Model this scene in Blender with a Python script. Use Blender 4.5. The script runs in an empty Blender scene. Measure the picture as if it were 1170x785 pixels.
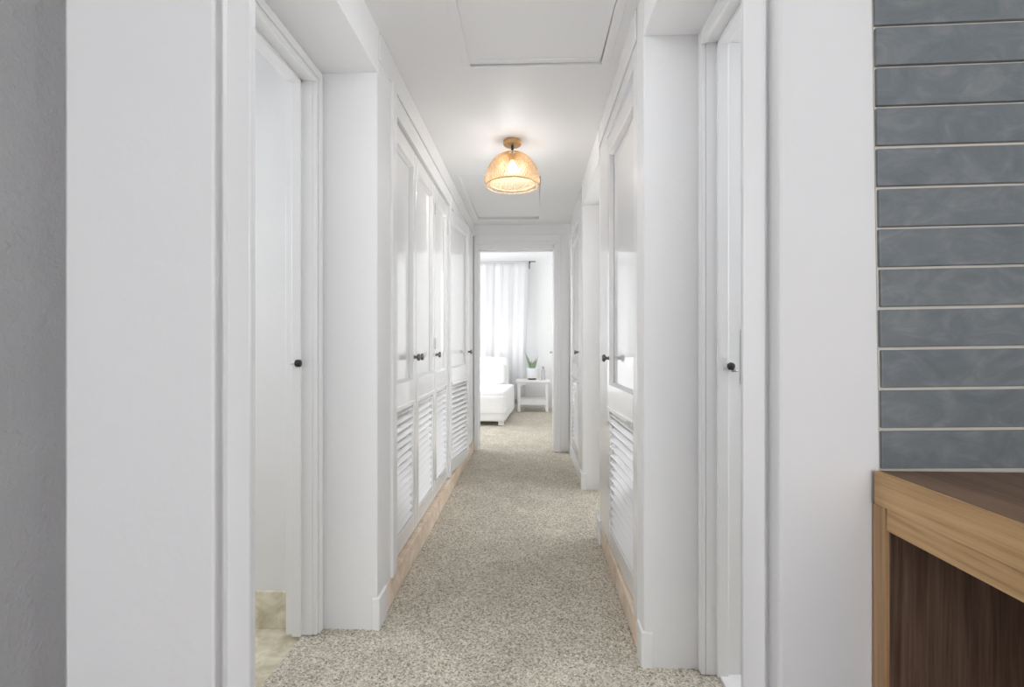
import bpy, bmesh, math, random
from mathutils import Vector, Matrix, noise
random.seed(7)
C = bpy.context.scene.collection
PI = math.pi

# ------------------------------------------------------------------ materials
def new_mat(name):
    m = bpy.data.materials.new(name); m.use_nodes = True
    nt = m.node_tree
    b = nt.nodes['Principled BSDF']
    return m, nt, b
def N(nt, kind, **kw):
    n = nt.nodes.new(kind)
    for k, v in kw.items():
        if k in n.inputs.keys(): n.inputs[k].default_value = v
        else: setattr(n, k, v)
    return n
def coords(nt, scale=(1, 1, 1), kind='Object'):
    t = nt.nodes.new('ShaderNodeTexCoord'); mp = nt.nodes.new('ShaderNodeMapping')
    mp.inputs['Scale'].default_value = scale
    nt.links.new(t.outputs[kind], mp.inputs['Vector'])
    return mp.outputs['Vector']
def world_coords(nt, scale=(1, 1, 1)):
    g = nt.nodes.new('ShaderNodeNewGeometry'); mp = nt.nodes.new('ShaderNodeMapping')
    mp.inputs['Scale'].default_value = scale
    nt.links.new(g.outputs['Position'], mp.inputs['Vector'])
    return mp.outputs['Vector']
def ramp(nt, fac, stops):
    r = nt.nodes.new('ShaderNodeValToRGB')
    els = r.color_ramp.elements
    while len(els) < len(stops): els.new(0.5)
    for e, (p, c) in zip(els, stops): e.position = p; e.color = (*c, 1)
    nt.links.new(fac, r.inputs['Fac'])
    return r.outputs['Color']
def bump(nt, b, h, strength, dist):
    n = nt.nodes.new('ShaderNodeBump'); n.inputs['Strength'].default_value = strength
    n.inputs['Distance'].default_value = dist
    nt.links.new(h, n.inputs['Height']); nt.links.new(n.outputs['Normal'], b.inputs['Normal'])
def S(r, g, b):
    f = lambda v: ((v / 255 + 0.055) / 1.055) ** 2.4 if v > 10 else v / 255 / 12.92
    return (f(r), f(g), f(b))

def paint(name, col, rough, scale=30, strength=0.15, dist=0.002, coat=0.0):
    m, nt, b = new_mat(name)
    b.inputs['Base Color'].default_value = (*col, 1); b.inputs['Roughness'].default_value = rough
    b.inputs['Coat Weight'].default_value = coat; b.inputs['Coat Roughness'].default_value = 0.045
    b.inputs['Coat IOR'].default_value = 1.8
    v = world_coords(nt)
    n1 = N(nt, 'ShaderNodeTexNoise', Scale=scale, Detail=5.0)
    nt.links.new(v, n1.inputs['Vector'])
    bump(nt, b, n1.outputs['Fac'], strength, dist)
    return m
def plain(name, col, rough=0.5, metal=0.0):
    m, nt, b = new_mat(name)
    b.inputs['Base Color'].default_value = (*col, 1); b.inputs['Roughness'].default_value = rough
    b.inputs['Metallic'].default_value = metal
    return m

M = {}
M['wall'] = paint('white_wall_paint', (0.80, 0.80, 0.805), 0.55, 22, 0.35, 0.004)
M['gloss'] = paint('white_gloss_paint', (0.82, 0.82, 0.825), 0.24, 14, 0.10, 0.002)
M['door'] = paint('white_door_enamel', (0.82, 0.82, 0.825), 0.30, 5, 0.02, 0.001, 1.0)
M['ceil'] = paint('white_ceiling_paint', (0.88, 0.88, 0.885), 0.55, 12, 0.25, 0.003)
M['cloth'] = paint('white_cloth', (0.86, 0.86, 0.86), 0.9, 9, 0.5, 0.012)
M['tablepaint'] = paint('white_table_paint', (0.8, 0.8, 0.8), 0.35, 20, 0.05)

def shade_grey_plaster():
    m, nt, b = new_mat('shade_grey_plaster')
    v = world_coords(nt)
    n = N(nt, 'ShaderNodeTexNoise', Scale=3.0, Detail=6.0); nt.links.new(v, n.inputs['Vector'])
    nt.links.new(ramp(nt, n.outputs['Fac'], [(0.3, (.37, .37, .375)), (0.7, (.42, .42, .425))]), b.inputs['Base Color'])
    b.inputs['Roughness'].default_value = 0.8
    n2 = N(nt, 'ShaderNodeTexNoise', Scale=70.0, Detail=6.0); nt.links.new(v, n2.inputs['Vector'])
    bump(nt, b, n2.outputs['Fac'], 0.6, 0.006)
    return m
M['grey'] = shade_grey_plaster()

def carpet_mat():
    m, nt, b = new_mat('beige_speckled_carpet')
    v = world_coords(nt)
    vo = N(nt, 'ShaderNodeTexVoronoi', Scale=185.0); nt.links.new(v, vo.inputs['Vector'])
    no = N(nt, 'ShaderNodeTexNoise', Scale=125.0, Detail=4.0, Roughness=0.7); nt.links.new(v, no.inputs['Vector'])
    mix = N(nt, 'ShaderNodeMix', data_type='FLOAT'); mix.inputs[0].default_value = 0.45
    sep = nt.nodes.new('ShaderNodeSeparateColor'); nt.links.new(vo.outputs['Color'], sep.inputs[0])
    nt.links.new(no.outputs['Fac'], mix.inputs[2]); nt.links.new(sep.outputs[0], mix.inputs[3])
    col = ramp(nt, mix.outputs[0], [(0.22, S(134, 126, 110)), (0.36, S(188, 180, 164)), (0.55, S(219, 212, 197)), (0.72, S(240, 234, 222))])
    big = N(nt, 'ShaderNodeTexNoise', Scale=5.0, Detail=3.0); nt.links.new(v, big.inputs['Vector'])
    bc = ramp(nt, big.outputs['Fac'], [(0.3, (.84, .84, .84)), (0.7, (1, 1, 1))])
    mul = N(nt, 'ShaderNodeMix', data_type='RGBA', blend_type='MULTIPLY'); mul.inputs[0].default_value = 1
    nt.links.new(col, mul.inputs[6]); nt.links.new(bc, mul.inputs[7])
    nt.links.new(mul.outputs[2], b.inputs['Base Color'])
    b.inputs['Roughness'].default_value = 1.0
    b.inputs['Specular IOR Level'].default_value = 0.1
    bump(nt, b, mix.outputs[0], 0.9, 0.008)
    return m
M['carpet'] = carpet_mat()

def stone(name, a, c, sc=9.0, rough=0.35):
    m, nt, b = new_mat(name)
    v = world_coords(nt)
    n = N(nt, 'ShaderNodeTexNoise', Scale=sc, Detail=8.0, Roughness=0.62, Distortion=0.8); nt.links.new(v, n.inputs['Vector'])
    nt.links.new(ramp(nt, n.outputs['Fac'], [(0.32, a), (0.6, c), (0.8, tuple(min(1, k * 1.15) for k in c))]), b.inputs['Base Color'])
    b.inputs['Roughness'].default_value = rough
    bump(nt, b, n.outputs['Fac'], 0.2, 0.003)
    return m
M['travertine'] = stone('tan_travertine', S(206, 180, 152), S(234, 219, 202), 14)
M['cream_stone'] = stone('cream_stone', S(186, 177, 150), S(226, 220, 201), 13)

def tile_mat():
    m, nt, b = new_mat('blue_grey_glazed_tile')
    v = world_coords(nt, (1, 1, 1.6))
    n = N(nt, 'ShaderNodeTexNoise', Scale=14.0, Detail=6.0, Roughness=0.6, Distortion=1.2); nt.links.new(v, n.inputs['Vector'])
    nt.links.new(ramp(nt, n.outputs['Fac'], [(0.3, S(103, 110, 114)), (0.52, S(115, 121, 125)), (0.74, S(133, 136, 138))]), b.inputs['Base Color'])
    b.inputs['Roughness'].default_value = 0.42
    bump(nt, b, n.outputs['Fac'], 0.25, 0.002)
    return m
M['tile'] = tile_mat()
M['tile2'] = M['tile']
M['grout'] = paint('cream_grout', S(214, 208, 197), 0.9, 200, 0.4, 0.001)

def wood(name, stops, axis, sc=1.0, rough=0.42):
    m, nt, b = new_mat(name)
    s = [26, 26, 26]; s[axis] = 1.6
    v = world_coords(nt, tuple(k * sc for k in s))
    n = N(nt, 'ShaderNodeTexNoise', Scale=1.0, Detail=7.0, Roughness=0.6, Distortion=0.6); nt.links.new(v, n.inputs['Vector'])
    s2 = [170, 170, 170]; s2[axis] = 5
    v2 = world_coords(nt, tuple(k * sc for k in s2))
    n2 = N(nt, 'ShaderNodeTexNoise', Scale=1.0, Detail=3.0); nt.links.new(v2, n2.inputs['Vector'])
    mx = N(nt, 'ShaderNodeMix', data_type='FLOAT'); mx.inputs[0].default_value = 0.35
    nt.links.new(n.outputs['Fac'], mx.inputs[2]); nt.links.new(n2.outputs['Fac'], mx.inputs[3])
    nt.links.new(ramp(nt, mx.outputs[0], stops), b.inputs['Base Color'])
    b.inputs['Roughness'].default_value = rough
    bump(nt, b, mx.outputs[0], 0.15, 0.001)
    return m
M['oak'] = wood('honey_oak', [(0.34, S(166, 128, 84)), (0.5, S(206, 167, 116)), (0.66, S(224, 190, 140))], 1)
M['oak_v'] = wood('honey_oak_upright', [(0.34, S(156, 118, 80)), (0.5, S(190, 152, 108)), (0.66, S(208, 172, 128))], 2)
M['oak_dark'] = wood('walnut_worktop', [(0.34, S(98, 74, 54)), (0.5, S(126, 98, 76)), (0.66, S(144, 116, 92))], 1)
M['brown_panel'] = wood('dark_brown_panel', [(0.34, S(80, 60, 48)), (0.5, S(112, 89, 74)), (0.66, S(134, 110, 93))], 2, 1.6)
M['pewter'] = plain('pewter_knob', (0.20, 0.19, 0.185), 0.32, 0.9)
M['black'] = plain('black_metal', (0.03, 0.03, 0.03), 0.4, 0.3)
M['steel'] = plain('worn_steel', (0.45, 0.45, 0.44), 0.35, 1.0)
M['painted_steel'] = plain('painted_steel', (0.62, 0.62, 0.62), 0.35, 0.2)
M['brass'] = plain('brushed_gold', (0.58, 0.36, 0.17), 0.4, 0.75)
M['gold_wire'] = plain('gold_wire', (0.62, 0.40, 0.19), 0.4, 0.3)
M['cord'] = plain('dark_bronze', (0.10, 0.08, 0.06), 0.4, 0.7)
M['pot'] = plain('white_glazed_pot', (0.82, 0.83, 0.85), 0.3)
M['stone_dark'] = plain('dark_wood_saucer', (0.12, 0.10, 0.09), 0.6)
M['soil'] = paint('soil', (0.06, 0.045, 0.035), 0.95, 80, 1.0, 0.01)
M['gap'] = plain('dark_void', (0.05, 0.05, 0.05), 0.9)

def leaf_mat():
    m, nt, b = new_mat('banded_snake_plant_leaf')
    v = coords(nt, (1, 1, 1))
    w = N(nt, 'ShaderNodeTexWave', Scale=26.0, Distortion=5.0, Detail=2.0, bands_direction='Z'); nt.links.new(v, w.inputs['Vector'])
    nt.links.new(ramp(nt, w.outputs['Fac'], [(0.2, S(112, 146, 112)), (0.8, S(186, 203, 170))]), b.inputs['Base Color'])
    b.inputs['Roughness'].default_value = 0.4
    return m
M['leaf'] = leaf_mat()

def emis(name, col, st):
    m, nt, b = new_mat(name)
    b.inputs['Emission Color'].default_value = (*col, 1); b.inputs['Emission Strength'].default_value = st
    b.inputs['Base Color'].default_value = (*col, 1)
    return m
M['bulb'] = emis('lit_bulb', (1.0, 0.92, 0.76), 6.0)

def glass():
    m, nt, b = new_mat('clear_glass')
    b.inputs['Transmission Weight'].default_value = 1; b.inputs['Roughness'].default_value = 0.02
    b.inputs['IOR'].default_value = 1.25
    return m
M['glass'] = glass()
def window_glass():
    m, nt, b = new_mat('window_glass')
    out = nt.nodes['Material Output']
    tr = nt.nodes.new('ShaderNodeBsdfTransparent'); gl = nt.nodes.new('ShaderNodeBsdfGlossy')
    gl.inputs['Roughness'].default_value = 0.03
    mx = nt.nodes.new('ShaderNodeMixShader'); mx.inputs[0].default_value = 0.06
    nt.links.new(tr.outputs[0], mx.inputs[1]); nt.links.new(gl.outputs[0], mx.inputs[2]); nt.links.new(mx.outputs[0], out.inputs[0])
    return m
M['pane'] = window_glass()
def sheer(name, trans, opac, see):
    m, nt, b = new_mat(name)
    out = nt.nodes['Material Output']
    d = nt.nodes.new('ShaderNodeBsdfDiffuse'); d.inputs[0].default_value = (0.85, 0.85, 0.86, 1)
    t = nt.nodes.new('ShaderNodeBsdfTranslucent'); t.inputs[0].default_value = (trans, trans, trans * 1.01, 1)
    mx = nt.nodes.new('ShaderNodeMixShader'); mx.inputs[0].default_value = opac
    nt.links.new(d.outputs[0], mx.inputs[1]); nt.links.new(t.outputs[0], mx.inputs[2])
    tp = nt.nodes.new('ShaderNodeBsdfTransparent'); m2 = nt.nodes.new('ShaderNodeMixShader'); m2.inputs[0].default_value = see
    nt.links.new(mx.outputs[0], m2.inputs[1]); nt.links.new(tp.outputs[0], m2.inputs[2])
    nt.links.new(m2.outputs[0], out.inputs[0])
    return m
M['sheer'] = sheer('white_sheer_curtain', 0.50, 0.30, 0.10)
M['blind'] = sheer('white_roller_blind', 0.75, 0.6, 0.0)

# ------------------------------------------------------------------ mesh helpers
class MB:
    def __init__(s): s.bm = bmesh.new()
    def box(s, x0, x1, y0, y1, z0, z1, mat=None):
        vs = [Vector(p) for p in ((x0,y0,z0),(x1,y0,z0),(x1,y1,z0),(x0,y1,z0),(x0,y0,z1),(x1,y0,z1),(x1,y1,z1),(x0,y1,z1))]
        if mat: vs = [mat @ v for v in vs]
        v = [s.bm.verts.new(p) for p in vs]
        for f in ((0,3,2,1),(4,5,6,7),(0,1,5,4),(1,2,6,5),(2,3,7,6),(3,0,4,7)): s.bm.faces.new([v[i] for i in f])
        return s
    def prism(s, pts, y0, y1, axis='y'):
        """extrude a 2D polygon (a,b) along an axis"""
        def P(a, b, t): return {'y': (a, t, b), 'x': (t, a, b), 'z': (a, b, t)}[axis]
        A = [s.bm.verts.new(P(a, b, y0)) for a, b in pts]; B = [s.bm.verts.new(P(a, b, y1)) for a, b in pts]
        n = len(pts)
        s.bm.faces.new(A); s.bm.faces.new(list(reversed(B)))
        for i in range(n): s.bm.faces.new((A[i], B[i], B[(i+1) % n], A[(i+1) % n]))
        return s
    def lathe(s, prof, c=(0, 0, 0), seg=32, mat=None, cap=True):
        mat = mat or Matrix.Translation(c)
        rings = []
        for r, z in prof:
            rings.append([s.bm.verts.new(mat @ Vector((r*math.cos(2*PI*i/seg), r*math.sin(2*PI*i/seg), z))) for i in range(seg)])
        for a, b in zip(rings, rings[1:]):
            for i in range(seg): s.bm.faces.new((a[i], a[(i+1) % seg], b[(i+1) % seg], b[i]))
        if cap:
            s.bm.faces.new(list(reversed(rings[0]))); s.bm.faces.new(rings[-1])
        return s
    def tube(s, pts, r, seg=10):
        pts = [Vector(p) for p in pts]; rings = []
        for i, p in enumerate(pts):
            d = (pts[min(i+1, len(pts)-1)] - pts[max(i-1, 0)]).normalized()
            q = d.to_track_quat('Z', 'Y')
            rings.append([s.bm.verts.new(p + q @ Vector((r*math.cos(2*PI*k/seg), r*math.sin(2*PI*k/seg), 0))) for k in range(seg)])
        for a, b in zip(rings, rings[1:]):
            for k in range(seg): s.bm.faces.new((a[k], a[(k+1) % seg], b[(k+1) % seg], b[k]))
        s.bm.faces.new(list(reversed(rings[0]))); s.bm.faces.new(rings[-1])
        return s
    def build(s, name, mat, parent=None, bevel=0.0, smooth=False, loc=None, rotz=None, seg=2):
        bmesh.ops.recalc_face_normals(s.bm, faces=s.bm.faces)
        me = bpy.data.meshes.new(name); s.bm.to_mesh(me); s.bm.free()
        o = bpy.data.objects.new(name, me); C.objects.link(o)
        me.materials.append(mat)
        if smooth:
            for p in me.polygons: p.use_smooth = True
        if bevel:
            b = o.modifiers.new('bevel', 'BEVEL'); b.width = bevel; b.segments = seg; b.limit_method = 'ANGLE'; b.angle_limit = 0.6
            b.harden_normals = False
        if parent: o.parent = parent
        if loc: o.location = loc
        if rotz is not None: o.rotation_euler = (0, 0, rotz)
        return o
def tag(o, label=None, cat=None, group=None, kind=None):
    if label: o['label'] = label
    if cat: o['category'] = cat
    if group: o['group'] = group
    if kind: o['kind'] = kind
    return o
def empty(name, loc=(0, 0, 0), rotz=0):
    o = bpy.data.objects.new(name, None); C.objects.link(o); o.location = loc; o.rotation_euler = (0, 0, rotz)
    o.empty_display_size = 0.1
    return o
def struct(name, mb, mat, label, cat, bevel=0.0, parent=None):
    o = mb.build(name, mat, parent, bevel)
    if not parent: tag(o, label, cat, kind='structure')
    return o

HC = 2.25      # hall ceiling
SOF = 2.085    # lowered soffit over the door recesses
FY = 0.86      # front wall plane of the entry
FW = 4.87      # far wall of the hall

# ------------------------------------------------------------------ shell: floors
gx = MB(); gx.box(-2.6, 2.4, -3.3, 8.4, -0.12, -0.02)
struct('floor', gx, M['cream_stone'], 'pale cream stone floor in the room left of the hall doorway', 'floor')

struct('floor', MB().box(-0.95, 1.4, -3.3, 0.97, -0.02, -0.004), M['brown_panel'], 'unseen dark wood floor before the hall, added to darken the lower walls', 'floor')  # added out of view; its dark tone dims the lower walls

def carpet():
    bm = bmesh.new()
    def sheet(x0, x1, y0, y1, st):
        nx = max(1, round((x1-x0)/st)); ny = max(1, round((y1-y0)/st))
        g = []
        for j in range(ny+1):
            row = []
            for i in range(nx+1):
                x = x0+(x1-x0)*i/nx; y = y0+(y1-y0)*j/ny
                h = (noise.noise(Vector((x*75, y*75, 0)))+0.6*noise.noise(Vector((x*150, y*150, 3)))) * 0.005
                row.append(bm.verts.new((x, y, h-0.002)))
            g.append(row)
        for j in range(ny):
            for i in range(nx): bm.faces.new((g[j][i], g[j][i+1], g[j+1][i+1], g[j+1][i]))
    sheet(-0.845, 0.60, 0.99, 1.815, 0.006)
    sheet(-0.60, 0.395, 1.815, 2.72, 0.006)
    sheet(-0.60, 0.60, 2.72, 3.61, 0.009)
    sheet(-0.60, 0.395, 3.61, 4.96, 0.012)
    sheet(-2.3, 1.1, 4.96, 8.25, 0.03)
    me = bpy.data.meshes.new('carpet'); bm.to_mesh(me); bm.free()
    o = bpy.data.objects.new('floor', me); C.objects.link(o); me.materials.append(M['carpet'])
    for p in me.polygons: p.use_smooth = True
    tag(o, 'speckled beige carpet running the length of the hall', 'carpet', kind='structure')
carpet()

# ------------------------------------------------------------------ living room shell around the camera
s = struct
s('wall_left', MB().box(-0.95, -0.85, -3.3, FY, -0.1, 2.6), M['grey'], 'plaster wall at the left edge, greyed to stand for its shade, beside the white pillar', 'wall')  # base colour greyed in place of shade on this side wall
w = MB()
w.prism([(-0.85, -0.1), (-0.573, -0.1), (-0.573, 2.6), (-0.85, 2.6)], FY, 0.97)
s('wall_front', w, M['wall'], 'white plaster pillar left of the hall opening', 'wall', 0.004)
# right pillar with a slightly out-of-true right side where the tiles begin
s('wall_front', MB().box(0.424, 1.4, FY, 0.97, -0.1, 2.6), M['wall'], 'white plaster pillar right of the hall opening, beside the tiles', 'wall', 0.006)
s('wall_front', MB().box(-0.573, 0.424, FY, 0.97, 2.12, 2.6), M['wall'], 'white wall above the hall opening', 'wall')
s('wall_right', MB().box(1.4, 1.5, -3.3, 0.97, -0.1, 2.6), M['wall'], 'white wall beyond the counter at right', 'wall')
s('ceiling', MB().box(-0.95, 1.5, -3.3, 0.97, 2.6, 2.7), M['ceil'], 'white ceiling of the room before the hall', 'ceiling')
w = MB().box(-0.95, -0.6, -3.4, -3.3, -0.1, 2.7).box(1.2, 1.5, -3.4, -3.3, -0.1, 2.7).box(-0.6, 1.2, -3.4, -3.3, 2.45, 2.7)
s('wall_back', w, M['wall'], 'white wall with a wide glazed opening behind the viewer', 'wall')

# frame of the hall opening, set back in the wall
def entry_trim(x0, x1, y, sgn, label):
    t = empty('trim_1', (0, 0, 0)); tag(t, label, 'door casing', kind='structure')
    gr = x0 + sgn*[0.011, 0.005][sgn < 0]
    MB().box(min(gr, x1), max(gr, x1), y, y+0.010, -0.02, 2.12).build('casing', M['gloss'], t, 0.0025)
    a = x1 - sgn*0.016
    MB().box(min(x1, x1 - sgn*0.0035), max(x1, x1 - sgn*0.0035), y-0.0015, y, -0.02, 2.12).build('bead', M['gloss'], t, 0.001)
    b0 = x0 + sgn*0.013
    MB().box(min(x0, b0), max(x0, b0), y+0.030, 0.97, -0.02, 2.12).build('jamb', M['gloss'], t)
entry_trim(-0.573, -0.5185, 0.880, 1, 'white painted casing on the left side of the hall opening')
entry_trim(0.424, 0.3795, 0.900, -1, 'white painted casing on the right side of the hall opening')

# ------------------------------------------------------------------ first recess: doorways left and right
# left doorway wall (plane X=-0.80), opening Y 1.06 .. 1.79
def side_door(sgn, xi, xo, y0, y1, name, label, zt):
    """door frame in a wall running along the hall: casing on the hall side, jambs, stops"""
    t = empty(name, (0, 0, 0)); tag(t, label, 'doorway', kind='structure')
    lo, hi = min(xi, xo), max(xi, xo)
    # far jamb faces the camera
    MB().box(lo, hi, y1, y1+0.02, 0, zt).build('jamb', M['gloss'], t, 0.002)
    MB().box(lo, hi, y0-0.02, y0, 0, zt).build('jamb', M['gloss'], t, 0.002)
    MB().box(lo, hi, y0-0.02, y1+0.02, zt, zt+0.02).build('head_jamb', M['gloss'], t, 0.002)
    m = (lo+hi)/2
    MB().box(m-0.022, m+0.012, y1-0.013, y1, 0, zt).build('stop', M['gloss'], t, 0.002)
    MB().box(m-0.022, m+0.012, y0, y0+0.013, 0, zt).build('stop', M['gloss'], t, 0.002)
    MB().box(m-0.022, m+0.012, y0, y1, zt-0.013, zt).build('stop', M['gloss'], t, 0.002)
    return t
LX0, LX1 = -0.905, -0.805
dl = side_door(-1, LX1, LX0, 1.06, 1.765, 'door_1', 'white doorway on the left with a stone floor beyond', 2.035)
# casing on the hall face
cb = MB()
cb.box(-0.805, -0.788, 1.765, 1.812, 0, SOF).box(-0.805, -0.788, 1.0, 1.06, 0, SOF).box(-0.805, -0.788, 1.06, 1.765, 2.03, SOF)
cb.build('casing', M['gloss'], dl, 0.004)
cb = MB().box(-0.788, -0.781, 1.775, 1.803, 0, SOF-0.01).box(-0.788, -0.781, 1.06, 1.775, 2.045, SOF-0.012)
cb.build('casing_moulding', M['gloss'], dl, 0.003)
# small black-knobbed bolt on the far jamb
b = MB().tube([(-0.880, 1.757, 0.995), (-0.856, 1.748, 0.998)], 0.0035, 10); b.build('bolt_rod', M['steel'], dl, smooth=True)
b = MB().lathe([(0.0035, 0), (0.011, 0.001), (0.013, 0.004), (0.013, 0.017), (0.011, 0.020), (0.004, 0.021)], seg=20,
               mat=Matrix.Translation((-0.860, 1.748, 0.998)) @ Matrix.Rotation(PI/2, 4, 'Y'))
k = b.build('bolt_knob', M['black'], dl); k['label'] = 'small black bolt knob'
s('wall_bathroom', MB().box(LX0, LX1, 0.97, 1.04, -0.1, 2.4).box(LX0, LX1, 1.04, 1.785, 2.055, 2.4), M['wall'], 'white wall around the left doorway', 'wall')
# return wall at the end of the left recess
w = MB().box(-0.905, -0.5785, 1.812, 1.984, -0.1, 2.4)
s('wall_recess_left', w, M['wall'], 'white return wall between left doorway and left closets', 'wall', 0.005)
# bathroom shell
s('wall_bathroom', MB().box(-2.4, -0.90, 1.845, 1.95, -0.1, 2.5), M['wall'], 'white wall seen through the left doorway', 'wall')
s('wall_bathroom', MB().box(-2.5, -2.4, 0.97, 1.95, -0.1, 2.5), M['wall'], 'white end wall of the room left of the hall', 'wall')
s('wall_bathroom', MB().box(-2.4, -0.905, 0.90, 0.97, -0.1, 2.5), M['wall'], 'white wall of the left room, behind the pillar', 'wall')
s('ceiling', MB().box(-2.5, -0.905, 0.90, 1.95, 2.4, 2.5), M['ceil'], 'white ceiling of the left side room', 'ceiling')
bb = MB()
for i in range(5):
    bb.box(-0.905-0.30*(i+1)+0.0015, -0.905-0.30*i-0.0015, 1.832, 1.845, -0.02, 0.122)
s('baseboard_bathroom', bb, M['cream_stone'], 'cream stone tile skirting beyond the left doorway', 'baseboard', 0.002)

# soffits / dropped beams beside the hall ceiling
s('ceiling', MB().box(-0.905, -0.578, 0.97, 1.83, SOF, HC+0.15), M['ceil'], 'lowered white soffit over the left door recess', 'ceiling', 0.004)
s('ceiling', MB().box(0.368, 0.72, 0.97, 1.6365, SOF, HC+0.15), M['ceil'], 'lowered white soffit over the right door recess', 'ceiling', 0.004)
s('ceiling', MB().box(0.366, 0.72, 2.70, 3.63, SOF, HC+0.15), M['ceil'], 'lowered white soffit over the second right recess', 'ceiling', 0.004)

# right doorway
dr = side_door(1, 0.56, 0.670, 1.03, 1.605, 'door_2', 'white doorway frame on the right, beside the front casing', 2.04)
cb = MB().box(0.545, 0.56, 1.605, 1.637, 0, SOF).box(0.545, 0.56, 1.03, 1.605, 2.035, SOF).box(0.545, 0.56, 0.97, 1.03, 0, SOF)
cb.build('casing', M['gloss'], dr, 0.004)
b = MB().tube([(0.632, 1.600, 0.988), (0.632, 1.572, 0.996)], 0.0035, 10).tube([(0.637, 1.590, 0.984), (0.655, 1.592, 0.984)], 0.005, 10)
b.build('bolt_rod', M['steel'], dr, smooth=True)
b = MB().lathe([(0.003, -0.012), (0.008, -0.010), (0.0115, -0.004), (0.0125, 0.002), (0.0105, 0.008), (0.004, 0.012)], (0.626, 1.570, 0.998), 20)
k = b.build('bolt_knob', M['black'], dr, smooth=True); k['label'] = 'small black bolt knob'
b = MB().box(0.6695, 0.674, 1.6035, 1.612, 0.94, 1.115); b.build('strike_plate', M['steel'], dr)
s('wall_recess_right', MB().box(0.56, 0.670, 0.97, 1.01, -0.1, 2.4).box(0.56, 0.670, 1.01, 1.625, 2.06, 2.4), M['wall'], 'white wall around the right doorway', 'wall')
s('trim_2', MB().box(0.60, 0.685, 1.03, 1.605, -0.01, 0.006), M['gloss'], 'white threshold strip of the right doorway', 'threshold', 0.002)
s('wall_recess_right', MB().box(0.368, 0.80, 1.637, 1.74, -0.1, 2.4), M['wall'], 'white return wall between right doorway and right closet', 'wall', 0.005)
s('wall_side_room', MB().box(0.685, 2.3, 1.625, 1.75, -0.1, 2.5), M['wall'], 'white wall of the room beyond the right doorway', 'wall')
s('wall_side_room', MB().box(2.3, 2.4, 0.9, 1.75, -0.1, 2.5).box(1.4, 2.3, 0.87, 0.97, -0.1, 2.5), M['wall'], 'white end wall of the right side room', 'wall')
s('ceiling', MB().box(0.685, 2.4, 0.9, 1.75, 2.4, 2.5), M['ceil'], 'white ceiling of the right side room', 'ceiling')

# ------------------------------------------------------------------ hall ceiling with two access hatches
hx = [(-0.262, 0.292, 1.20, 2.085), (-0.515, 0.062, 3.46, 4.66)]
w = MB()
w.box(-0.62, 0.40, 0.97, 1.20, HC, HC+0.1)
w.box(-0.62, -0.262, 1.20, 2.085, HC, HC+0.1).box(0.292, 0.40, 1.20, 2.085, HC, HC+0.1)
w.box(-0.62, 0.40, 2.085, 3.46, HC, HC+0.1)
w.box(-0.62, -0.515, 3.46, 4.66, HC, HC+0.1).box(0.062, 0.40, 3.46, 4.66, HC, HC+0.1)
w.box(-0.62, 0.40, 4.66, FW+0.1, HC, HC+0.1)
s('ceiling', w, M['ceil'], 'white painted ceiling of the narrow hall', 'ceiling')
s('ceiling', MB().box(-0.62, 0.40, 0.97, FW, HC+0.10, HC+0.14), M['gap'], 'dark loft space above the hatches', 'ceiling')
for i, (x0, x1, y0, y1) in enumerate(hx):
    t = empty('ceiling_hatch', ((x0+x1)/2, (y0+y1)/2, HC))
    tag(t, ['white loft hatch panel in the ceiling nearest the viewer', 'white loft hatch panel in the ceiling beyond the gold lamp'][i], 'ceiling hatch', 'loft hatches in the hall ceiling')
    a, b2 = (x1-x0)/2, (y1-y0)/2
    tilt = [0.006, -0.006][i]
    # panel sits a little high at its far edge, leaving a dark gap
    p = MB(); g = 0.0015
    zz = [0.004, 0.016][i]
    p.box(-a+g, a-g, -b2+g, b2-[0.010, 0.035][i], zz, zz+0.016, Matrix.Rotation([0.010, -0.010][i], 4, 'Z'))
    p.build('panel', M['ceil'], t, 0.002)
    p = MB().box(-a+0.035, a-0.035, b2-0.045, b2-0.035, zz-0.004, zz)
    p.build('panel_moulding', M['ceil'], t, 0.002)
    f = MB(); tw, th = 0.035, -0.0025
    f.box(-a-tw, a+tw, b2, b2+tw, th, 0).box(-a-tw, a+tw, -b2-tw, -b2, th, 0).box(-a-tw, -a, -b2, b2, th, 0).box(a, a+tw, -b2, b2, th, 0)
    f.build('frame', M['ceil'], t, 0.003)

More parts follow.
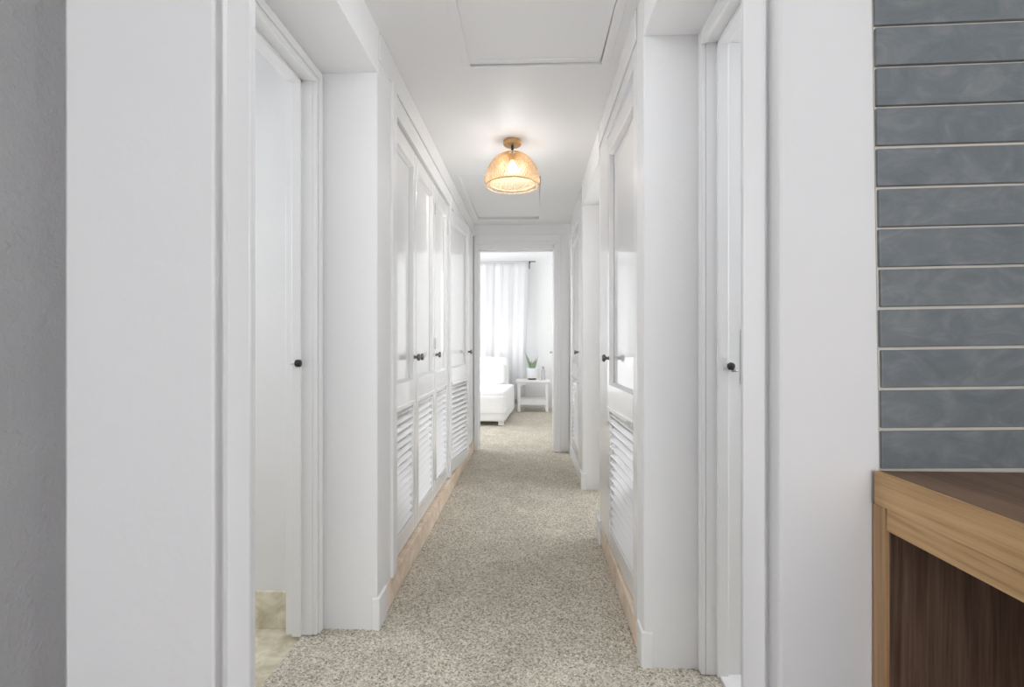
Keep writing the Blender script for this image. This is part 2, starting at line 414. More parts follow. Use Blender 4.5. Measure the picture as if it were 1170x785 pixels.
# ------------------------------------------------------------------ closets
LOUV0, LOUV1 = 0.085, 0.655          # in door coordinates (door bottom = 0)
def closet_door(parent, w, h, loc, rotz, knob_x=None, hinges=(), name='door', sw=0.055, louver=True):
    """local x = width, local -y = outward, z = up"""
    T = 0.034
    m = MB()
    m.box(0, sw, 0, T, 0, h).box(w-sw, w, 0, T, 0, h)
    m.box(sw, w-sw, 0, T, h-0.085, h)
    m.box(sw, w-sw, 0, T, 0.0, LOUV0)
    m.box(sw, w-sw, 0, T, LOUV1, LOUV1+0.115)
    d = m.build(name, M['door'], parent, 0.003, loc=loc, rotz=rotz)
    # recessed upper panel with raised field and ogee moulding
    z0, z1 = LOUV1+0.115, h-0.085
    p = MB().box(sw, w-sw, 0.020, 0.026, z0, z1)
    p.build('upper_panel', M['door'], d)
    q = MB(); e = 0.012
    q.prism([(sw, 0.002), (sw+e, 0.019), (sw, 0.019)], z0, z1, 'z')
    q.prism([(w-sw, 0.002), (w-sw, 0.019), (w-sw-e, 0.019)], z0, z1, 'z')
    q.prism([(0.002, z1), (0.019, z1), (0.019, z1-e)], sw, w-sw, 'x')
    q.prism([(0.002, z0), (0.019, z0+e), (0.019, z0)], sw, w-sw, 'x')
    q.build('panel_moulding', M['door'], d)
    # rail nosings
    r = MB().box(sw-0.012, w-sw+0.012, -0.008, 0.004, LOUV1-0.008, LOUV1+0.014)
    r.build('rail_moulding', M['door'], d, 0.003)
    # louvres
    l = MB(); n = 15; pitch = (LOUV1-LOUV0)/n
    for i in range(n):
        zc = LOUV0 + pitch*(i+0.5)
        mt = Matrix.Translation((0, 0.018, zc)) @ Matrix.Rotation(math.radians(43), 4, 'X')
        l.box(sw-0.004, w-sw+0.004, -0.019, 0.015, -0.003, 0.003, mt)
    l.box(sw, w-sw, 0.030, 0.034, LOUV0, LOUV1)
    l.build('louver_panel', M['door'], d, 0.0015)
    zk = 1.0 - loc[2]
    if knob_x is not None:
        kb = MB().lathe([(0.009, 0), (0.008, 0.004), (0.0065, 0.010), (0.008, 0.015), (0.016, 0.019), (0.0185, 0.024), (0.0175, 0.029), (0.011, 0.033), (0.002, 0.034)],
                        seg=24, mat=Matrix.Translation((knob_x, 0, zk)) @ Matrix.Rotation(PI/2, 4, 'X'))
        k = kb.build('knob', M['pewter'], d, smooth=True); k['label'] = 'round dark pewter knob'
    for hxx, hz in hinges:
        hb = MB().box(hxx-0.020, hxx+0.020, -0.0015, 0.001, hz-loc[2]-0.032, hz-loc[2]+0.032)
        hb.lathe([(0.004, -0.034), (0.004, 0.034)], (hxx, -0.004, hz-loc[2]), 10)
        hb.build('hinge', M['painted_steel'], d)
    return d

XD = -0.600
DB, DT = 0.118, 2.050
DH = DT - DB
R90 = PI/2
# --- left triple closet
t = empty('closet', (XD, 2.76, 0)); tag(t, 'white built-in closet with three louvered doors on the left', 'closet')
inv = lambda o: (o.location.x, o.location.y)
def L(parent, p): return (p[0]-parent.location.x, p[1]-parent.location.y, p[2]-parent.location.z)
def frame_boxes(parent, boxes, name='frame', mat='gloss', bevel=0.003):
    m = MB(); ox, oy = parent.location.x, parent.location.y
    for x0, x1, y0, y1, z0, z1 in boxes: m.box(x0-ox, x1-ox, y0-oy, y1-oy, z0, z1)
    return m.build(name, M[mat], parent, bevel)
frame_boxes(t, [(-0.66, -0.568, 1.985, 2.045, 0.108, SOF+0.06), (-0.66, -0.583, 2.00, 2.055, 0.11, HC), (-0.66, -0.583, 3.475, 3.520, 0.11, HC), (-0.66, -0.583, 2.055, 3.475, DT+0.006, HC)])
frame_boxes(t, [(-1.15, -1.13, 2.00, 3.52, 0, HC), (-1.13, -0.66, 2.00, 2.02, 0, HC), (-1.13, -0.66, 3.50, 3.52, 0, HC)], 'body', 'wall', 0)
frame_boxes(t, [(-0.64, -0.5765, 1.9145, 2.62, 0.0, 0.106), (-0.64, -0.577, 2.622, 3.22, 0.0, 0.106), (-0.64, -0.577, 3.222, 3.52, 0.0, 0.106)], 'plinth', 'travertine', 0.002)['label'] = 'tan travertine plinth'
closet_door(t, 0.476, DH, L(t, (XD, 2.035, DB)), R90, 0.435)
closet_door(t, 0.477, DH, L(t, (XD, 2.519, DB)), R90, 0.030, ())
closet_door(t, 0.465, DH, L(t, (XD, 3.005, DB)), R90, 0.030, ((-0.004, 1.90), (-0.004, 1.07), (-0.004, 0.26), (0.462, 1.89)))
# --- left single closet, door ajar
t = empty('closet', (XD, 4.2, 0)); tag(t, 'white single-door closet left of the bedroom door, door ajar', 'closet')
frame_boxes(t, [(-0.66, -0.583, 3.521, 3.53, 0.11, HC), (-0.66, -0.583, 4.115, FW-0.025, 0.11, HC), (-0.66, -0.583, 3.53, 4.115, DT+0.006, HC)])
frame_boxes(t, [(-1.15, -1.13, 3.521, FW, 0, HC), (-1.13, -0.66, 3.521, 3.54, 0, HC), (-1.13, -0.66, 4.84, FW, 0, HC)], 'body', 'wall', 0)
frame_boxes(t, [(-0.64, -0.577, 3.522, 4.10, 0.0, 0.106), (-0.64, -0.577, 4.102, FW-0.03, 0.0, 0.106)], 'plinth', 'travertine', 0.002)['label'] = 'tan travertine plinth'
closet_door(t, 0.572, DH, L(t, (-0.597, 3.535, DB)), R90 - math.radians(7.0), 0.540)

# fascia above the closets, both sides, and crown strip
s('trim_3', MB().box(-0.583, -0.575, 1.83, FW, 2.14, HC-0.001), M['gloss'], 'white fascia board above the left closet doors', 'trim', 0.003)
s('trim_4', MB().box(0.362, 0.370, 1.745, 2.70, 2.14, HC-0.001), M['gloss'], 'white fascia board above the near right closet', 'trim', 0.003)

# --- right near closet
t = empty('closet', (0.385, 2.1, 0)); tag(t, 'white louvered closet on the right, near the viewer', 'closet')
frame_boxes(t, [(0.370, 0.45, 1.741, 1.812, 0.10, HC), (0.370, 0.45, 2.415, 2.70, 0.10, HC), (0.370, 0.45, 1.812, 2.415, DT+0.03, HC)])
frame_boxes(t, [(0.93, 0.95, 1.741, 2.70, 0, HC), (0.45, 0.93, 1.741, 1.76, 0, HC)], 'body', 'wall', 0)
frame_boxes(t, [(0.366, 0.43, 1.715, 2.17, 0, 0.095), (0.366, 0.43, 2.172, 2.625, 0, 0.095)], 'plinth', 'travertine', 0.002)['label'] = 'tan travertine plinth'
closet_door(t, 0.585, DH+0.02, L(t, (0.3655, 2.405, 0.105)), math.radians(-88.2), 0.045, ())
hb = frame_boxes(t, [(0.3685, 0.3705, 2.425, 2.437, 1.19, 1.24)], 'strike_plate', 'steel', 0)
# --- right far closet
s('wall_recess_far', MB().box(0.368, 0.62, 3.61, 3.66, -0.1, 2.4), M['wall'], 'white return wall at the end of the second right recess', 'wall', 0.005)
s('wall_recess_far', MB().box(0.60, 0.72, 2.69, 2.80, -0.1, 2.4).box(0.60, 0.72, 3.50, 3.63, -0.1, 2.4).box(0.60, 0.72, 2.80, 3.50, 2.04, 2.4), M['wall'], 'white side wall inside the second right recess', 'wall')
s('wall_far_side_room', MB().box(0.951, 2.3, 2.55, 2.69, -0.1, 2.5).box(0.72, 2.3, 3.63, 3.66, -0.1, 2.5).box(2.3, 2.4, 2.55, 3.66, -0.1, 2.5), M['wall'], 'white walls of the room off the second right recess', 'wall')
s('ceiling', MB().box(0.72, 2.4, 2.55, 3.66, 2.4, 2.5), M['ceil'], 'white ceiling of the room off the second right recess', 'ceiling')
s('wall_recess_far', MB().box(0.37, 0.62, 2.701, 2.72, -0.1, 2.4), M['wall'], 'white back face of the near right closet', 'wall', 0.004)
t = empty('closet', (0.385, 4.3, 0)); tag(t, 'white louvered closet on the right beside the bedroom door', 'closet')
frame_boxes(t, [(0.370, 0.45, 3.661, 3.94, 0.10, HC), (0.370, 0.45, 4.66, FW-0.03, 0.10, HC), (0.370, 0.45, 3.94, 4.66, DT+0.03, HC)])
frame_boxes(t, [(0.93, 0.95, 3.661, FW, 0, HC), (0.62, 0.93, 3.63, 3.66, 0, HC)], 'body', 'wall', 0)
frame_boxes(t, [(0.366, 0.43, 3.75, 4.80, 0, 0.095)], 'plinth', 'gloss', 0.002)
closet_door(t, 0.70, DH+0.02, L(t, (0.374, 4.655, 0.105)), -R90, 0.66)

# painted baseboard blocks
def block(x0, x1, y0, y1, z, name, label):
    m = MB()
    m.box(x0, x1, y0, y1, -0.01, z)
    s(name, m, M['gloss'], label, 'baseboard', 0.006)
block(-0.60, -0.570, 1.806, 1.914, 0.118, 'baseboard_left', 'white painted base block at the corner by the left closets')
block(0.361, 0.40, 1.632, 1.714, 0.118, 'baseboard_right', 'white painted base block at the corner by the near right closet')
block(0.355, 0.40, 2.627, 2.726, 0.125, 'baseboard_right', 'white painted base block at the far end of the near right closet')
block(0.358, 0.40, 3.604, 3.745, 0.118, 'baseboard_right', 'white painted base block at the far right return wall')

# ------------------------------------------------------------------ far wall and bedroom door
w = MB()
w.box(-1.15, -0.548, FW, FW+0.1, -0.1, 2.8).box(0.22, 1.2, FW, FW+0.1, -0.1, 2.8).box(-0.548, 0.22, FW, FW+0.1, 2.02, 2.8)
s('wall_far', w, M['wall'], 'white wall at the end of the hall around the bedroom doorway', 'wall')
t = empty('door_3', (0, 0, 0)); tag(t, 'white bedroom doorway at the end of the hall', 'doorway', kind='structure')
MB().box(-0.548, -0.528, FW-0.005, FW+0.105, 0, 2.0).box(0.212, 0.22, FW-0.005, FW+0.105, 0, 2.0).box(-0.548, 0.22, FW-0.005, FW+0.105, 2.0, 2.02).build('jamb', M['gloss'], t, 0.002)
MB().box(-0.577, -0.532, FW-0.022, FW, 0, 2.078).box(0.214, 0.283, FW-0.022, FW, 0, 2.078).box(-0.532, 0.204, FW-0.022, FW, 2.004, 2.078).build('casing', M['gloss'], t, 0.004)
MB().box(-0.577, -0.555, FW-0.030, FW-0.022, 0, 2.078).box(0.258, 0.283, FW-0.030, FW-0.022, 0, 2.078).box(-0.555, 0.258, FW-0.030, FW-0.022, 2.052, 2.078).build('casing_moulding', M['gloss'], t, 0.003)
MB().box(0.283, 0.364, FW-0.012, FW, 0, 2.152).box(-0.577, 0.283, FW-0.012, FW, 2.078, 2.152).build('outer_board', M['gloss'], t, 0.003)
MB().box(0.206, 0.212, FW+0.03, FW+0.06, 0, 2.0).box(-0.528, -0.524, FW+0.03, FW+0.06, 0, 2.0).box(-0.524, 0.206, FW+0.03, FW+0.06, 1.988, 2.0).build('stop', M['gloss'], t, 0.002)
# bedroom door leaf, open into the bedroom
t = empty('door_4', (0.224, FW+0.108, 0.01), math.radians(-0.8)); tag(t, 'white bedroom door standing open, seen edge on', 'door', kind='structure')
MB().box(0, 0.036, 0, 0.71, 0, 1.98).build('leaf', M['gloss'], t, 0.002)
for z in (0.25, 1.0, 1.75):
    MB().box(-0.003, 0.0, -0.006, 0.03, z-0.045, z+0.045).lathe([(0.006, -0.047), (0.006, 0.047)], (-0.004, -0.006, z), 10).build('hinge', M['painted_steel'], t)
kb = MB().lathe([(0.018, 0), (0.018, 0.003), (0.007, 0.004), (0.007, 0.014), (0.014, 0.018), (0.015, 0.026), (0.010, 0.032), (0.003, 0.034)], seg=20,
                mat=Matrix.Translation((0, 0.645, 0.96)) @ Matrix.Rotation(-PI/2, 4, 'Y'))
kb.build('door_handle', M['steel'], t, smooth=True)

# ------------------------------------------------------------------ bedroom shell
BY, BC = 8.25, 2.75
wx0, wx1, wz0, wz1 = -1.95, -0.12, 0.86, 2.28
w = MB().box(-2.4, wx0, BY, BY+0.15, -0.1, BC).box(wx1, 1.2, BY, BY+0.15, -0.1, BC).box(wx0, wx1, BY, BY+0.15, -0.1, wz0).box(wx0, wx1, BY, BY+0.15, wz1, BC)
s('wall_bedroom', w, M['wall'], 'white bedroom wall with the curtained window', 'wall')
s('wall_bedroom', MB().box(1.1, 1.2, FW+0.1, BY, -0.1, BC), M['wall'], 'white right wall of the bedroom', 'wall')
s('wall_bedroom', MB().box(-2.5, -2.4, FW, BY+0.15, -0.1, BC).box(-2.4, -1.15, FW, FW+0.1, -0.1, BC), M['wall'], 'white left wall of the bedroom', 'wall')
s('ceiling', MB().box(-2.5, 1.2, FW, BY+0.15, BC, BC+0.1), M['ceil'], 'white bedroom ceiling', 'ceiling')
s('baseboard_bedroom', MB().box(-2.4, 1.1, BY-0.012, BY, -0.01, 0.08), M['gloss'], 'white skirting under the bedroom window', 'baseboard', 0.003)
t = empty('window_1', ((wx0+wx1)/2, BY+0.08, wz0)); tag(t, 'bright bedroom window behind the sheer curtains', 'window', kind='structure')
ww, wh = (wx1-wx0)/2, wz1-wz0
MB().box(-ww, ww, -0.03, 0.03, 0, 0.05).box(-ww, ww, -0.03, 0.03, wh-0.05, wh).box(-ww, -ww+0.05, -0.03, 0.03, 0.05, wh-0.05).box(ww-0.05, ww, -0.03, 0.03, 0.05, wh-0.05).box(-0.30, -0.24, -0.03, 0.03, 0.05, wh-0.05).box(0.26, 0.32, -0.03, 0.03, 0.05, wh-0.05).build('window_frame', M['gloss'], t, 0.004)
MB().box(-ww+0.05, ww-0.05, -0.003, 0.003, 0.05, wh-0.05).build('pane', M['pane'], t)
# roller blind half way down, in the window reveal
t = empty('roller_blind', (-1.03, BY+0.025, wz1-0.04)); tag(t, 'white roller blind half lowered behind the sheer curtain', 'blind')
MB().box(-0.90, 0.88, -0.001, 0.001, -0.76, 0).build('fabric', M['blind'], t)
MB().tube([(-0.90, 0, 0.0), (0.88, 0, 0.0)], 0.018, 14).build('roller', M['gloss'], t)
MB().box(-0.90, 0.88, -0.005, 0.005, -0.775, -0.755).build('bottom_bar', M['gloss'], t, 0.002)

# curtains
def curtain(x0, x1, y, z0, z1, seed, label, amp=0.03, freq=60, gather=0.0):
    rnd = random.Random(seed)
    bm = bmesh.new(); nx, nz = 150, 24; g = []
    ph = [rnd.uniform(0, 6.28) for _ in range(4)]
    for j in range(nz+1):
        v = j/nz; z = z1+(z0-z1)*v; row = []
        for i in range(nx+1):
            u = i/nx
            sh = gather*v*(u)
            x = x0+(x1-x0)*(u) - sh*(x1-x0)
            a = amp*(0.55+0.45*v)
            yy = y + a*math.sin(u*(x1-x0)*freq+ph[0]+0.5*math.sin(u*9+ph[1])) + 0.4*a*math.sin(u*(x1-x0)*freq*2.3+ph[2]+v*1.5)
            row.append(bm.verts.new((x+0.006*math.sin(u*40+v*3+ph[3]), yy, z)))
        g.append(row)
    for j in range(nz):
        for i in range(nx): bm.faces.new((g[j][i], g[j][i+1], g[j+1][i+1], g[j+1][i]))
    me = bpy.data.meshes.new('curtain'); bm.to_mesh(me); bm.free()
    for p in me.polygons: p.use_smooth = True
    o = bpy.data.objects.new('curtain', me); C.objects.link(o); me.materials.append(M['sheer'])
    so = o.modifiers.new('thick', 'SOLIDIFY'); so.thickness = 0.0012
    tag(o, label, 'curtain', 'sheer curtains on the bedroom window')
curtain(-1.95, -0.475, 8.085, 0.08, 2.405, 3, 'wide white sheer curtain panel behind the covered chaise', 0.020, 24)
curtain(-0.47, -0.068, 8.085, 0.08, 2.405, 5, 'narrow white sheer curtain panel beside the plant table', 0.014, 22, 0.09)
t = empty('curtain_rod', (-1.0, 8.085, 2.42)); tag(t, 'slim curtain rod with a black end bracket above the window', 'curtain rod')
MB().tube([(-1.0, 0, 0.004), (0.95, 0, 0.004)], 0.007, 12).build('pole', M['painted_steel'], t, smooth=True)
b = MB().box(0.955, 1.055, -0.010, 0.010, -0.007, 0.007).box(0.947, 0.961, -0.010, 0.010, -0.12, 0.007).box(0.95, 0.97, 0.0, 0.16, -0.008, 0.008)
b.build('bracket', M['black'], t, 0.002)['label'] = 'black end bracket'

# ------------------------------------------------------------------ chaise with a white slipcover
def soft_box(x0, x1, y0, y1, z0, z1, r, name, mat, parent, wob=0.008, seed=0, cuts=9, skirt=0.0):
    bm = bmesh.new(); bmesh.ops.create_cube(bm, size=1)
    bmesh.ops.subdivide_edges(bm, edges=bm.edges[:], cuts=cuts, use_grid_fill=True)
    cx, cy, cz = (x0+x1)/2, (y0+y1)/2, (z0+z1)/2; hx_, hy, hz = (x1-x0)/2, (y1-y0)/2, (z1-z0)/2
    for v in bm.verts:
        p = Vector((v.co.x*2*hx_, v.co.y*2*hy, v.co.z*2*hz))
        q = Vector((max(-hx_+r, min(hx_-r, p.x)), max(-hy+r, min(hy-r, p.y)), max(-hz+r, min(hz-r, p.z))))
        d = p-q
        if d.length > 1e-6: p = q + d.normalized()*min(d.length, r)
        n = noise.noise_vector(Vector((p.x*4+seed, p.y*4, p.z*4)))
        p += n*wob
        if skirt and p.z < 0:
            k = -p.z/hz
            f = 1 + skirt*k*(0.6+0.4*math.sin((p.x+p.y)*22+seed))
            p.x *= f if abs(p.x) > hx_*0.8 else 1; p.y *= f if abs(p.y) > hy*0.8 else 1
        v.co = (cx+p.x, cy+p.y, cz+p.z)
    me = bpy.data.meshes.new(name); bm.to_mesh(me); bm.free()
    for p in me.polygons: p.use_smooth = True
    o = bpy.data.objects.new(name, me); C.objects.link(o); me.materials.append(mat); o.parent = parent
    sb = o.modifiers.new('sub', 'SUBSURF'); sb.levels = 1; sb.render_levels = 1
    return o
t = empty('chaise', (-0.35, 6.33, 0), math.radians(-3.4)); tag(t, 'white slipcovered chaise with an upright back, left through the bedroom door', 'chaise')
soft_box(-1.05, 0.0, 0.0, 1.38, 0.045, 0.33, 0.02, 'base', M['cloth'], t, 0.004, 1)
soft_box(-1.07, 0.012, -0.012, 1.20, 0.26, 0.462, 0.045, 'seat_cushion', M['cloth'], t, 0.010, 4, 13)
soft_box(-1.06, 0.010, -0.022, 1.05, 0.15, 0.40, 0.03, 'throw_cover', M['cloth'], t, 0.008, 9, 13, 0.012)
soft_box(-1.05, -0.09, 1.13, 1.38, 0.30, 0.86, 0.07, 'backrest', M['cloth'], t, 0.012, 6)
soft_box(-1.00, -0.11, 0.93, 1.16, 0.45, 0.77, 0.07, 'back_cushion', M['cloth'], t, 0.012, 8)
for px, py in ((-0.98, 0.08), (-0.06, 0.08), (-0.98, 1.28), (-0.06, 1.28)):
    MB().box(px-0.035, px+0.035, py-0.035, py+0.035, 0.0, 0.06).build('foot', M['tablepaint'], t, 0.004)

# ------------------------------------------------------------------ side table
t = empty('side_table', (0.012, 7.64, 0)); tag(t, 'small white side table with a low shelf, holding the potted plant', 'side table')
TW = 0.235
MB().box(-0.27, 0.27, -0.02, 0.40, 0.458, 0.495).build('tabletop', M['tablepaint'], t, 0.008)
for sx in (-1, 1):
    for y in (0, 0.34):
        x = sx*(TW-0.017)
        MB().box(x-0.022, x+0.022, y, y+0.04, 0, 0.465).build('leg', M['tablepaint'], t, 0.003)
MB().box(-TW+0.035, TW-0.035, 0.004, 0.37, 0.175, 0.195).box(-TW+0.035, TW-0.035, 0.004, 0.022, 0.11, 0.175).box(-TW+0.035, TW-0.035, 0.35, 0.368, 0.11, 0.175).build('shelf', M['tablepaint'], t, 0.003)
ap = MB(); x0 = -TW+0.035; x1 = TW-0.035; pts = [(x0, 0.465), (x0, 0.405)]
for i in range(13):
    u = i/12; pts.append((x0+0.02+(x1-x0-0.04)*u, 0.412+0.028*math.sin(PI*u)))
pts += [(x1, 0.405), (x1, 0.465)]
ap.prism(pts, 0.008, 0.024); ap.build('apron', M['tablepaint'], t)
TY = 7.64
# snake plant
t = empty('potted_plant', (0.0, 7.80, 0.495)); tag(t, 'snake plant in a white ribbed pot on the side table', 'potted plant')
MB().lathe([(0.05, 0), (0.062, 0.003), (0.064, 0.018), (0.058, 0.026), (0.050, 0.026)], seg=32).build('saucer', M['stone_dark'], t, smooth=True)
prof = [(0.070, 0.026), (0.082, 0.028)]
for i in range(13): prof.append((0.084+0.007*i/12+0.0022*(i % 2), 0.034+0.012*i))
prof += [(0.092, 0.186), (0.086, 0.186), (0.077, 0.165), (0.02, 0.165)]
MB().lathe([(r, z) for r, z in prof], seg=36).build('pot', M['pot'], t, smooth=True)
MB().lathe([(0.01, 0.160), (0.076, 0.160), (0.076, 0.168), (0.01, 0.172)], seg=24).build('soil', M['soil'], t)
rl = random.Random(2)
for (bx, by, lean, az, hgt, wd) in [(-0.03, 0.0, 0.34, 172, 0.33, 0.030), (-0.018, 0.02, 0.30, 150, 0.22, 0.026), (0.0, -0.015, 0.08, 200, 0.15, 0.024),
                                    (0.02, 0.01, 0.22, 10, 0.18, 0.026), (0.035, -0.01, 0.30, -8, 0.21, 0.026), (0.01, 0.03, 0.15, 60, 0.14, 0.022), (-0.01, -0.03, 0.25, -120, 0.12, 0.020)]:
    m = MB(); n = 10; L0 = []; R0 = []; Bk = []
    a = math.radians(az); ft = rl.uniform(-0.4, 0.4)
    for i in range(n+1):
        u = i/n; wv = wd*(0.75+0.6*math.sin(PI*min(u*1.1, 1)))*(1-u**3)*0.5+0.0004
        off = lean*hgt*u**1.3
        c = Vector((bx+math.cos(a)*off, by+math.sin(a)*off, 0.165+hgt*u))
        d = Vector((math.cos(ft+u*0.8), math.sin(ft+u*0.8), 0)); nrm = Vector((-d.y, d.x, 0))
        L0.append(m.bm.verts.new(c-d*wv)); R0.append(m.bm.verts.new(c+d*wv)); Bk.append((m.bm.verts.new(c+nrm*0.004), m.bm.verts.new(c+nrm*0.010*(1-u))))
    for i in range(n):
        m.bm.faces.new((L0[i], Bk[i][0], Bk[i+1][0], L0[i+1])); m.bm.faces.new((Bk[i][0], R0[i], R0[i+1], Bk[i+1][0]))
        m.bm.faces.new((R0[i], Bk[i][1], Bk[i+1][1], R0[i+1])); m.bm.faces.new((Bk[i][1], L0[i], L0[i+1], Bk[i+1][1]))
    m.build('leaf', M['leaf'], t, smooth=True)
# bottle
t = empty('glass_bottle', (0.175, 7.80, 0.495)); tag(t, 'clear glass bottle with a metal stopper on the side table', 'bottle')
MB().lathe([(0.028, 0), (0.034, 0.004), (0.034, 0.125), (0.026, 0.150), (0.013, 0.165), (0.013, 0.185)], seg=28).build('bottle_body', M['glass'], t, smooth=True)
MB().lathe([(0.015, 0.186), (0.017, 0.189), (0.017, 0.208), (0.012, 0.212)], seg=20).tube([(0, 0, 0.205), (-0.030, 0, 0.207)], 0.0045, 8).build('stopper', M['steel'], t)

# ------------------------------------------------------------------ ceiling lamp
LXc, LYc = -0.115, 2.85
t = empty('ceiling_light', (LXc, LYc, HC)); tag(t, 'gold wire-mesh dome lamp hanging from the hall ceiling', 'ceiling light')
MB().lathe([(0.048, 0), (0.052, -0.003), (0.052, -0.024), (0.048, -0.028), (0.004, -0.028)], seg=40).build('canopy', M['brass'], t, 0.0)
MB().lathe([(0.005, -0.026), (0.008, -0.032), (0.008, -0.050), (0.005, -0.056), (0.005, -0.078)], seg=16).build('stem', M['cord'], t, smooth=True)
MB().lathe([(0.006, -0.076), (0.020, -0.078), (0.021, -0.110), (0.017, -0.118), (0.008, -0.118)], seg=20).build('socket', M['brass'], t, smooth=True)
bp = [(0.010, -0.117), (0.013, -0.124)]
for i in range(11):
    a = -1.1+ (i/10)*(PI/2+1.1); bp.append((0.028*math.cos(a)+0.0005, -0.158 - 0.028*math.sin(a)))
MB().lathe(bp, seg=24).build('bulb', M['bulb'], t, smooth=True)
def mesh_shade(name, R, top, bot, expo, seg, rings, wire, parent, flare=0.0):
    """diamond wire mesh dome"""
    bm = bmesh.new(); g = []
    for j in range(rings+1):
        u = j/rings
        a = u*PI/2
        r = max(0.022, R*math.sin(a)**expo); z = top-(top-bot)*(1-math.cos(a))**0.92
        if flare: r -= flare*max(0, (u-0.86)/0.14)**2
        g.append([bm.verts.new((r*math.cos(2*PI*(i+0.5*(j % 2))/seg), r*math.sin(2*PI*(i+0.5*(j % 2))/seg), z)) for i in range(seg)])
    E = []
    r_ = wire/2
    tb = MB()
    def seg_tube(p, q):
        tb.tube([p, q], r_, 4)
    for j in range(rings):
        for i in range(seg):
            if j % 2 == 0: nb = (i, (i-1) % seg)
            else: nb = (i, (i+1) % seg)
            for k in nb: seg_tube(g[j][i].co, g[j+1][k].co)
    for ring, rr in ((g[0], wire*1.0), (g[-1], wire*1.3)):
        pts = [v.co.copy() for v in ring]; pts.append(pts[0]); tb.tube(pts, rr, 6)
    bm.free()
    return tb.build(name, M['gold_wire'], parent)
mesh_shade('lamp_shade', 0.163, -0.070, -0.262, 0.80, 52, 18, 0.0018, t, 0.010)
mesh_shade('inner_shade', 0.132, -0.080, -0.250, 0.9, 44, 16, 0.0018, t)

# ------------------------------------------------------------------ tiles on the right pillar
def tiles():
    t = empty('wall_tiles', (0.5925, FY, 0.8575)); tag(t, 'blue-grey glazed wall tiles with cream grout above the wooden counter', 'wall tiles')
    A = math.radians(-0.88)            # courses laid slightly out of level
    rot = Matrix.Rotation(A, 4, 'Y')
    MB().box(-0.002, 0.80, -0.002, 0.0, -0.006, 1.75, rot).build('grout', M['grout'], t)
    m = MB(); p = 0.0682; rr = random.Random(4)
    for i in range(25):
        z0 = 0.0010+p*i; dz = rr.uniform(-0.0008, 0.0008)
        x = rr.uniform(-0.002, 0.001); ln = [0.30, 0.27, 0.33][i % 3]; x1 = x+ln+0.0
        while x < 0.80:
            x1 = min(x+ln+rr.uniform(-.002, .002), 0.80)
            m.box(x, x1-0.004, -0.0075-rr.uniform(0, .0015), -0.001, z0+dz, z0+p-0.0048+dz*0.5, rot)
            x = x1; ln = 0.34
    m.build('tile_courses', M['tile'], t, 0.0015)
tiles()
# ------------------------------------------------------------------ wooden counter
t = empty('counter', (0.0, 0.0, 0)); tag(t, 'wooden counter with oak edge against the tiled wall', 'counter')
CX = 0.579
def cbuild(name, mat, boxes, bevel=0.002):
    m = MB()
    for b_ in boxes: m.box(*b_)
    return m.build(name, M[mat], t, bevel)
cbuild('worktop', 'oak_dark', [(CX+0.006, 1.36, -0.60, 0.851, 0.801, 0.8555)])
cbuild('edge_band', 'oak', [(CX-0.003, CX+0.006, -0.60, 0.851, 0.8005, 0.856)], 0.0015)
cbuild('apron', 'oak', [(CX+0.0, CX+0.018, -0.57, 0.826, 0.764, 0.8005)], 0.0008)
cbuild('side_panel', 'brown_panel', [(CX+0.006, 1.34, 0.828, 0.856, -0.02, 0.8005)])  # faces coloured dark brown to stand in for shade under the worktop
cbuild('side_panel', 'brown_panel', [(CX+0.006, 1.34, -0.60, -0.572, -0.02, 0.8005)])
cbuild('panel_edge', 'oak_v', [(CX-0.001, CX+0.006, 0.827, 0.857, -0.02, 0.8003)], 0.001)
cbuild('back_panel', 'brown_panel', [(1.30, 1.32, -0.57, 0.826, -0.02, 0.8)])

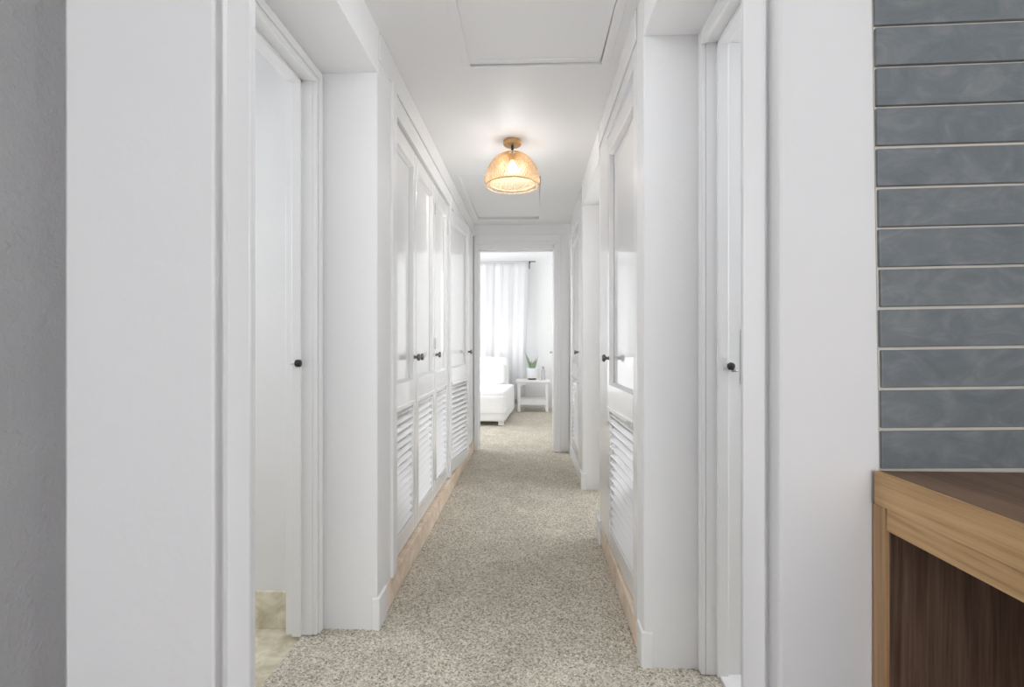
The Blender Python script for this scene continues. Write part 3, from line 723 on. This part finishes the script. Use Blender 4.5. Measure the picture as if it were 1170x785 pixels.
# ------------------------------------------------------------------ light
def area(name, loc, rot, sx, sy, power, col=(1, 1, 1)):
    l = bpy.data.lights.new(name, 'AREA'); l.shape = 'RECTANGLE'; l.size = sx; l.size_y = sy; l.energy = power; l.color = col
    o = bpy.data.objects.new(name, l); C.objects.link(o); o.location = loc; o.rotation_euler = rot
    return o
COOL = (0.955, 0.98, 1.0)
area('daylight_behind_viewer', (0.3, -3.2, 1.6), (math.radians(90), 0, 0), 1.7, 1.6, 15, COOL)
area('bathroom_fill', (-2.35, 1.4, 1.5), (0, math.radians(-90), 0), 1.0, 0.7, 8, COOL)  # added lamp, no window here; brightens the room beyond the left doorway
area('side_room_fill', (2.25, 1.3, 1.5), (0, math.radians(90), 0), 1.0, 0.5, 9, COOL)  # unseen fill in front of a blank wall, lights the right recess
area('far_side_room_fill', (2.25, 3.15, 1.5), (0, math.radians(90), 0), 1.0, 0.8, 17, COOL)  # added to spill light across the hall; this room has no window
area('bedroom_fill', (-2.35, 6.6, 1.5), (0, math.radians(-90), 0), 1.4, 1.8, 50, COOL)  # extra fill at the blank left wall, apart from the curtained window
area('entry_fill', (-0.05, 1.08, 2.235), (0, 0, 0), 0.4, 0.12, 1.9, COOL)  # added fill without a fixture, evens out the return walls
l = bpy.data.lights.new('lamp_glow', 'POINT'); l.energy = 2.7; l.color = (1, 1, 1); l.shadow_soft_size = 0.03
o = bpy.data.objects.new('lamp_glow', l); C.objects.link(o); o.location = (LXc, LYc, HC-0.215)

wd = bpy.data.worlds.new('sky'); bpy.context.scene.world = wd; wd.use_nodes = True
bg = wd.node_tree.nodes['Background']; bg.inputs[0].default_value = (0.97, 0.98, 1.0, 1); bg.inputs[1].default_value = 3.2

# ------------------------------------------------------------------ camera
cam = bpy.data.cameras.new('camera'); co = bpy.data.objects.new('camera', cam); C.objects.link(co)
cam.sensor_width = 36; cam.lens = 560/1170*36; cam.clip_start = 0.02
co.location = (0, 0, 1.07); co.rotation_euler = (math.radians(90), 0, math.atan(23/560))
sc = bpy.context.scene; sc.camera = co
sc.view_settings.view_transform = 'Standard'; sc.view_settings.look = 'None'
sc.view_settings.exposure = 0.45; sc.view_settings.gamma = 1; sc.view_settings.use_curve_mapping = False
sc.cycles.use_denoising = True
sc.cycles.max_bounces = 20; sc.cycles.diffuse_bounces = 14; sc.cycles.transparent_max_bounces = 12
sc.cycles.sample_clamp_indirect = 6
